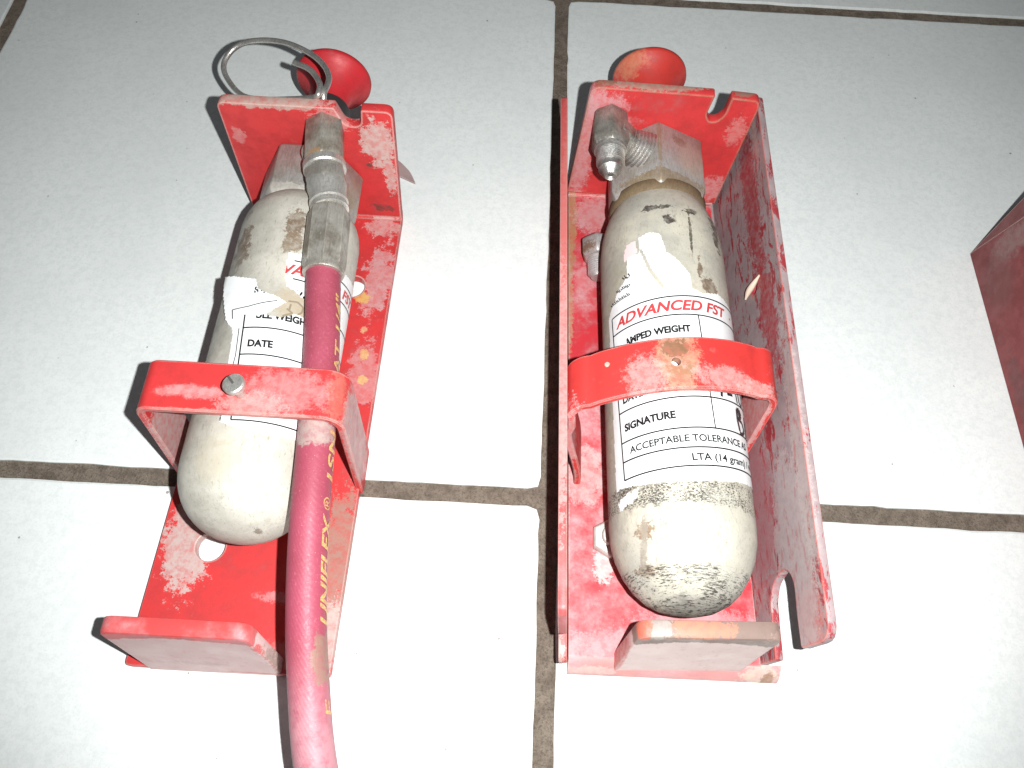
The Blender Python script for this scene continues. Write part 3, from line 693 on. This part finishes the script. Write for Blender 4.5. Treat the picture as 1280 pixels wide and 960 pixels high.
fl = plate([rounded([(4.4, 9.0), (81.2, 9.0), (84.4, 73), (83.0, 76.6), (70.8, 77.2), (70.2, 67), (67.6, 63.2), (64.6, 62.8), (62.4, 66.5), (63.6, 77.6), (8.9, 77.6)],
                    [0, 0, 2, 3, 1, 3, 3, 3, 3, 1, 5])], 5, frame((0, 163.2, 0), (1, -.03, 0), (0, .01, 1), (.03, 1, 0)), .7)
mR2 = paint('red_enamel_right_flange', RB, chalk=.20, edgecol=(.44, .29, .22), rust=.7, spots=[
    ((14, 165, 68), (13, 7, 9), (.74, .40, .42), dict(amp=.9, k=.8, soft=.5)), ((9, 165, 38), (6, 7, 34), (.66, .40, .40), dict(amp=.7, k=.75, soft=.5)), ((24, 165, 56), (10, 7, 8), (.74, .36, .36), dict(amp=.9, k=.55, soft=.6)),
    ((78, 165, 58), (5, 7, 10), (.74, .34, .32), dict(amp=1.0, k=.55, soft=.4)), ((76, 165, 20), (9, 7, 10), (.76, .38, .38), dict(amp=.7, k=.7, soft=.3)), ((36, 168, 77.6), (26, 5, 1.4), (.46, .35, .28), dict(amp=.6)),
    ((77, 168, 77.4), (7, 5, 1.4), (.30, .22, .17), dict(amp=.6)), ((14, 167, 77.6), (6, 4, 1.2), (.28, .10, .05), dict(amp=.9, k=.7))])
bmput('top_flange', join([fl]), mR2, rb, RB, smooth=30)
mR3 = paint('red_enamel_right_foot', RB, chalk=.3, base=(.30, .21, .18), edgecol=(.42, .30, .27), rust=.5, spots=[
    ((52, -60, 46.6), (12, 4, 3), (.62, .27, .17), dict(amp=.9)), ((36, -60, 46), (5, 5, 3), (.44, .39, .36), dict(amp=.7)), ((52, -72, 8), (60, 30, 36.5), (.80, .60, .57), dict(amp=.06, brk=.08, k=1.5, soft=.03)),
    ((31, -60, 45), (3, 5, 4), (.80, .14, .07), dict(amp=.4)), ((26, -67, 24), (2.6, 8, 26), (.60, .16, .15), dict(amp=.4)), ((78, -66, 44), (5, 7, 5), (.40, .28, .24), dict(amp=1.0))], fleck=.75)
p = plate([rounded([(25.6, 2), (75.2, 2), (79.4, 46), (29.0, 46)], [0, 0, 5, 5])], 6.4, frame((0, -71.4, 0), (1, .035, 0), (0, .14, 1), (-.035, 1, 0)), 1.1)
bmput('bottom_flange', join([p]), mR3, rb, RB, smooth=30)
mR4 = paint('red_enamel_right_strap', RB, chalk=.15, base=(.74, .05, .045), spots=[
    ((41, 31, 73), (8.5, 16, 6), (.52, .33, .22), dict(amp=.6, k=.9, soft=.3)), ((40.6, 36, 74), (6, 4, 5), (.20, .10, .05), dict(amp=1.0, k=.8)), ((43, 27, 73), (6.5, 3.4, 5), (.34, .17, .08), dict(amp=1.0, k=.6)), ((30, 24, 70), (8, 9, 6), (.78, .48, .46), dict(amp=.9, k=.6, soft=.5)),
    ((56, 26, 69), (16, 5, 6), (.80, .48, .46), dict(amp=1.0, k=.6, soft=.4)), ((72, 24, 66), (9, 3.5, 5), (.80, .5, .46), dict(amp=1.1, k=.6)), ((16, 30, 66), (1.2, 1.2, 3), (.8, .6, .5), dict(amp=.4)), ((4, 10, 40), (5, 12, 26), (.66, .42, .42), dict(amp=1.1, k=.7)),
    ((78, 24, 40), (2.6, 16, 24), (.66, .46, .45), dict(amp=.8, k=.75)), ((6, 6, 14), (4, 10, 10), (.42, .36, .32), dict(amp=1.1, k=.8))])
yfR = lambda x, z: 2.6 + z * .165 + (x - 3) * .118 - (1.0 * math.sin(max(0, z) / 8.) if x < 10 and z < 50 else 0)
def dent(x, z): return x
pr = u_path(8.2, 1.8, 82.0, 80.4, 64.5, 8 + Z0, 8, 8, arch=8.2)
pr = [(x + (1.6 * math.sin(z / 9.) if x < 9 and z < 50 else 0), z) for x, z in pr]
st = strap_mesh(pr, yfR, 21.6, 3)
so = bmput('strap', st, mR4, rb, RB, smooth=30)
cut = bmesh.new(); lathe(cut, [(0, 1.75), (30, 1.75)], (40.6, 30.0, 60), (0, 0, 1), 24)
me = bpy.data.meshes.new('c'); bmesh.ops.recalc_face_normals(cut, faces=cut.faces); cut.to_mesh(me); cut.free(); me.transform(Matrix.Scale(MM, 4)); co = bpy.data.objects.new('c', me); COL.objects.link(co)
def boolean(o, co):
    md = o.modifiers.new('b', 'BOOLEAN'); md.operation = 'DIFFERENCE'; md.solver = 'EXACT'; md.object = co
    bpy.context.view_layer.update(); dg = bpy.context.evaluated_depsgraph_get(); me = bpy.data.meshes.new_from_object(o.evaluated_get(dg)); o.modifiers.clear(); o.data = me
boolean(so, co); bpy.data.objects.remove(co)
# bolts seen beside the cylinder
mBt = metal('bolt_zinc', RB, (.52, .50, .50), dirt=(.30, .20, .12), amt=.5, rough=.4, metallic=.5, spots=[((15, 120, 16), (9, 3.5, 9), (.24, .13, .07), .9)])
bm = bmesh.new(); ba = Vector((.04, -1, -.12)); bo = (19.2, 127.5, 17.6)
lathe(bm, [(0, 6.2), (1.8, 8.4), (9.5, 8.4), (11, 7.2)], bo, ba, 6, .2)
bolt = bmput('bolt', bm, mBt, rb, RB, bev=.4, smooth=40)
bm = bmesh.new(); pf = [(10, 4.6)]
for k in range(8): pf += [(11 + k * 1.2, 5.4), (11.6 + k * 1.2, 4.6)]
lathe(bm, pf + [(21.5, 3.8)], bo, ba, 28); bmput('thread', bm, mBt, bolt, RB, smooth=30)
bm = bmesh.new(); lathe(bm, [(0, 8), (4, 8), (5, 7.2)], (24.6, -19.5, 8 + Z0), (0, 0, 1), 6, math.radians(60), up=(0, 1, 0))
lathe(bm, [(4.5, 3.9), (7.5, 3.9), (8, 3.4)], (24.6, -19.5, 8 + Z0), (0, 0, 1), 24)
bmput('hex_nut', bm, metal('bright_nut', RB, (.58, .57, .54), dirt=(.3, .26, .2), amt=.5, rough=.5, metallic=.25), rb, RB, bev=.35, smooth=40)

# ---- right cylinder
cr = Cyl(48.2, 44.0, 37, 27.2); RCO = (45.5, 40, 10)
gr = thing('gas_cylinder', 'larger cream gas cylinder with red and black printed label, no hose', 'gas cylinder', RCO, 'small cream gas cylinders')
profR = [(-54.2, 0), (-53.8, 5), (-52.6, 10.2), (-50, 15.2), (-46, 19.5), (-41, 22.8), (-35, 25.4), (-29, 26.8), (-23, 27.2)] + [(y, 27.2) for y in range(-16, 92, 6)] + \
        [(96, 27.15), (102, 27.0), (109, 26.3), (115, 25.0), (120, 23.4), (124, 21.8), (127.5, 20)]
mCR = cream('cream_enamel_right', RCO, [
    ((55, 80, 62), (1.2, 6, 5), brn, dict(amp=1.6)), ((59, 72, 60), (4, 5, 6), brn, dict(amp=.9)), ((38, 111, 61), (6.5, 1.5, 8), (.04, .035, .03), dict(amp=2.0, soft=.06)), ((53, 110, 61), (3, 1.8, 8), (.04, .035, .03), dict(amp=2.0, soft=.06)),
    ((44, 104, 62), (3.4, 2.2, 8), (.05, .04, .035), dict(amp=2.4, soft=.06)), ((52, 97, 62), (.7, 12, 8), (.10, .085, .06), dict(amp=1.0)), ((65, 104, 55), (2.2, 9, 8), (.07, .06, .05), dict(amp=2.2, k=.9)),
    ((30, -30, 56), (2.6, 3, 8), (.28, .18, .11), dict(amp=1.8)), ((32, -42, 50), (4, 1.8, 9), (.28, .20, .14), dict(amp=1.2)), ((30, -36, 54), (1.1, 12, 8), (.35, .30, .25), dict(amp=1.0)),
    ((24, 40, 50), (6, 60, 14), (.40, .37, .29), dict(amp=.5, k=.8, soft=.6)), ((55, 60, 50), (30, 8, 14), (.60, .55, .44), dict(k=.3, soft=.9)), ((50, -52, 40), (14, 4, 14), (.18, .17, .16), dict(amp=.9, k=.6, soft=.5))],
    [(-20.5, -11.5, 1.1, .49, .92), (-54, -41, .8, .52, .9, (.5, 2.6, .5)), (-40, -20, 1.0, .64, .7, (.5, 2.2, .5))], tint=(.66, .615, .51))
bmput('cylinder_body', body(cr, profR), mCR, gr, RCO, smooth=50)
bm = bmesh.new(); lathe(bm, [(123.5, 19), (124.6, 21.2), (126.5, 22.0), (130, 22.3), (131.5, 21)], (44.3, 0, 37), (0, 1, 0), 64)
bmput('collar', bm, metal('rusty_collar', RCO, (.17, .12, .065), dirt=(.12, .07, .04), amt=.8, rough=.75, metallic=.0), gr, RCO, smooth=50)
KR = [(-69, -13), (-65, -12.2), (-30, -13.2), (0, -13), (60, -9), (140, -8), (140, 70), (60, 69), (38, 70.5), (20, 67.6), (11, 69), (9.5, 76), (3, 80.5), (-2, 83.5), (-9, 86.2), (-10.5, 91), (-12.8, 95.6), (-22, 97.2), (-32, 95.4), (-31.2, 89.6),
      (-33, 87.4), (-44, 87.8), (-45, 83), (-44.4, 79), (-50, 75.6), (-57, 73.2), (-60, 70), (-67, 66.5), (-71, 63)]
gap = [(-31.5, 89), (-30, 90), (-21.5, 78), (-12.5, 69.5), (-14.5, 68.4), (-24.5, 77)]
keepR = lambda th, y: inpoly((th + 1.6 * jit(th, y), y + .8 * jit(y, th)), KR) and not inpoly((th, y), gap)
LR = Label(cr, -57.5, -9.6, .092, -.052, keepR)
labR = bmput('paper_label', LR.sheet(-10, 88, -8, 112, .45), PAPER, gr, RCO, smooth=60)
print_label(LR, labR, RCO, True, worn=lambda u, v: 51 < v < 62.8 and u < 7.2)
bm = bmesh.new(); LX = Label(cr, 0, 0, 0, 0, keepR)
k = LX.k
for y in (92.5, 88, 83.8, 79.6, 75.2, 71.2): LX.line(bm, [(-46 * k, y - 3.4), (12 * k, y + 1.4)], .12)
for t in (-40, -22, -3): LX.line(bm, [(t * k, 66), (t * k + 1, 96)], .10)
bmput('old_form_lines', bm, plain('faint_print', (.45, .45, .46), .6), labR, RCO)
bm = bmesh.new(); LX = Label(cr, 0, 0, 0.09, 0, lambda a, b: True)
def scrib(u, v, n, sz, seed):
    r = random.Random(seed); pts = []
    for i in range(n * 8):
        t = i / 8; h = sz * (.55 + .45 * math.sin(t * 1.9 + seed) ** 2)
        pts.append((u + t * sz * .5 + .28 * sz * math.sin(t * 6.28 + 1), v + h * (.5 - .5 * math.cos(t * 6.28)) - (.5 if (int(t) * seed) % 5 == 1 else 0)))
    LX.line(bm, pts, .28, lift=.3)
scrib(-58 * k, 75.0, 9, 1.7, 3); scrib(-66 * k, 70.5, 13, 1.7, 5); scrib(-50 * k, 79.5, 4, 2.0, 8)
bmput('scribbled_notes', bm, PEN, labR, RCO)
bm = bmesh.new(); LP = Label(cr, 0, 0, 0, 0, lambda th, y: inpoly((th + 2 * jit(th, y), y + jit(y, th)), [(-47, 90), (-44, 94), (-35, 94.5), (-34, 88), (-42, 87), (-47, 86)]))
bmput('label_scrap', LP.sheet(-24, -14, 84, 97, .5), NT('x').m if False else plain('pink_scrap', (.78, .60, .60), .5), gr, RCO)
bm = bmesh.new(); LQ = Label(cr, 0, 0, 0, 0, lambda th, y: inpoly((th + 2 * jit(th, y, 1.2), y + jit(y, th, 1.2)), [(-68, -17), (-66, -20.5), (-56, -19), (-46, -17.2), (-44, -13.5), (-52, -14.5), (-60, -15.6)]))
bmput('label_scrap', LQ.sheet(-33, -20, -24, -12, .5), PAPER, gr, RCO)
LR2 = Label(cr, 0, 0, 0.0, 0, lambda a, b: True); bm = bmesh.new()   # scratched ring line at the dome
LR2.line(bm, [(-38 * k, -30.5), (-10 * k, -31.6), (20 * k, -31), (52 * k, -28.4)], .22, lift=-.3)
bm.free()

mV2 = metal('valve_plated_right', RCO, (.43, .41, .395), dirt=(.30, .23, .16), amt=.6, rough=.42, metallic=.4,
            spots=[((44, 132, 58), (24, 3.4, 16), (.27, .18, .09), .8), ((52, 155, 56), (4, 3, 5), (.25, .17, .11), .7), ((41.7, 150, 61), (1.0, 16, 4), (.30, .20, .11), .7), ((58, 146, 54), (8, 10, 8), (.52, .44, .34), .5)])
bm = bmesh.new(); lathe(bm, [(127.6, 22.4), (131.5, 24.4), (161.4, 24.4), (163.0, 23.3)], (43.8, 0, 37), (0, 1, 0), 6, math.radians(-5))
bmput('valve_block', bm, mV2, gr, RCO, bev=.7, smooth=40)
mK2 = paint('red_knob_right', RCO, chalk=.3, base=(.66, .05, .04), spots=[((30, 214, 52), (10, 8, 12), (.66, .28, .16), dict(amp=.8, k=.7, soft=.5)), ((42, 213, 50), (2.4, 5, 1.6), (.85, .72, .5), dict(amp=.5))], edgecol=(.7, .42, .34))
knob(43.5, 38.5, 169.5, 216, RCO, gr, mK2, STEM)
# elbow with open flare end
mE2 = metal('elbow_steel_right', RCO, (.42, .40, .36), dirt=(.13, .105, .08), amt=.85, rough=.36, metallic=.65, bump=.25)
F0 = Vector((19.2, 163.0, 62.8)); fa = Vector((.0, -1, -.05)).normalized()
bm = bmesh.new()
lathe(bm, [(0, 7.0), (2.5, 8.4), (17.5, 9.2), (20.6, 7.8)], F0, fa, 6, 0)
pd = Vector((33.5, 149.5, 54.5)) - Vector((21, 152, 61)); lathe(bm, [(0, 8.8), (6.5, 7.6), (9, 7.2)], (21, 152, 61), pd, 8, .2)
e2 = bmput('elbow_fitting', bm, mE2, gr, RCO, bev=.5, smooth=40)
bm = bmesh.new(); pf = [(6, 5.8)]
for i in range(7): pf += [(6.2 + i * 1.6, 6.2 + i * .5), (7.1 + i * 1.6, 7.5 + i * .52)]
lathe(bm, pf, (21, 152, 61), pd, 40); bmput('port_thread', bm, metal('torn_thread', RCO, (.60, .58, .56), amt=.8, rough=.38, metallic=.8, bump=.35), e2, RCO, smooth=20)
bm = bmesh.new(); T0 = F0 + fa * 19.6
pf = [(0, 6), (.8, 7.6), (2, 7.2), (2.4, 5.6)]
for i in range(7): pf += [(3 + i * .95, 6.3), (3.5 + i * .95, 5.4)]
pf += [(9.8, 5.1), (11.2, 5.0), (12.2, 5.3), (15.6, 2.9), (15.9, 2.3), (14.8, 1.3), (9, 1.2), (9, 0)]
lathe(bm, pf, T0, fa, 48, cap=False)
bmput('flare_tip', bm, metal('bright_thread', RCO, (.58, .57, .55), amt=.8, rough=.34, metallic=.85, bump=.2), e2, RCO, smooth=25)

# ================================================================== third bracket at the right edge
TO = (255, 30, Z0)
tb = thing('mounting_channel', 'dull dark red channel cut off by the right edge of the photo', 'channel', TO)
mT3 = paint('dull_red_enamel', TO, base=(.30, .040, .044), chalk=.2, edgecol=(.34, .16, .15), spots=[((217, 130, 30), (5, 8, 16), (.36, .26, .24), dict(amp=.8, k=.6, soft=.6)), ((216, 118, 14), (4, 16, 12), (.20, .07, .06), dict(amp=.9, k=.6, soft=.5)), ((216, 60, 8), (4, 22, 5), (.16, .05, .05), dict(amp=.9, k=.7))])
bm = bmesh.new(); q = [(-80, 0), (144.5, 0), (134.6, 41.5), (130, 62), (-80, 62)]
A = [bm.verts.new((215, y, z + Z0)) for y, z in q]; B = [bm.verts.new((218, y, z + Z0)) for y, z in q]
bm.faces.new(A); bm.faces.new(B)
for i in range(5): bm.faces.new((A[i], A[(i + 1) % 5], B[(i + 1) % 5], B[i]))
bmput('side_wall', bm, mT3, tb, TO, bev=.5, smooth=30)
bm = bmesh.new(); q = [(215.05, 144.6, 0), (215.05, 134.8, 41.5), (215.05, 130.2, 62), (217.4, 145.4, 62), (216.4, 145.4, 30)]
A = [bm.verts.new((x, y, z + Z0)) for x, y, z in q]; B = [bm.verts.new((x + 2.4, y - .5, z + Z0)) for x, y, z in q]
bm.faces.new(A); bm.faces.new(B)
for i in range(5): bm.faces.new((A[i], A[(i + 1) % 5], B[(i + 1) % 5], B[i]))
bmput('folded_corner', bm, paint('dull_red_fold', TO, base=(.24, .06, .06), chalk=.4), tb, TO, smooth=30)
bm = bmesh.new(); box(bm, 217.2, 300, 142.4, 145.4, Z0, 62); bmput('end_wall', bm, mT3, tb, TO, bev=.5)
bm = bmesh.new(); box(bm, 218.1, 300, -80, 142.3, Z0, 3); bmput('floor_plate', bm, mT3, tb, TO, bev=.4)
bm = bmesh.new(); box(bm, 300.1, 303, -80, 145, Z0, 62); bmput('side_wall', bm, mT3, tb, TO, bev=.5)
print('objects', len(bpy.data.objects))
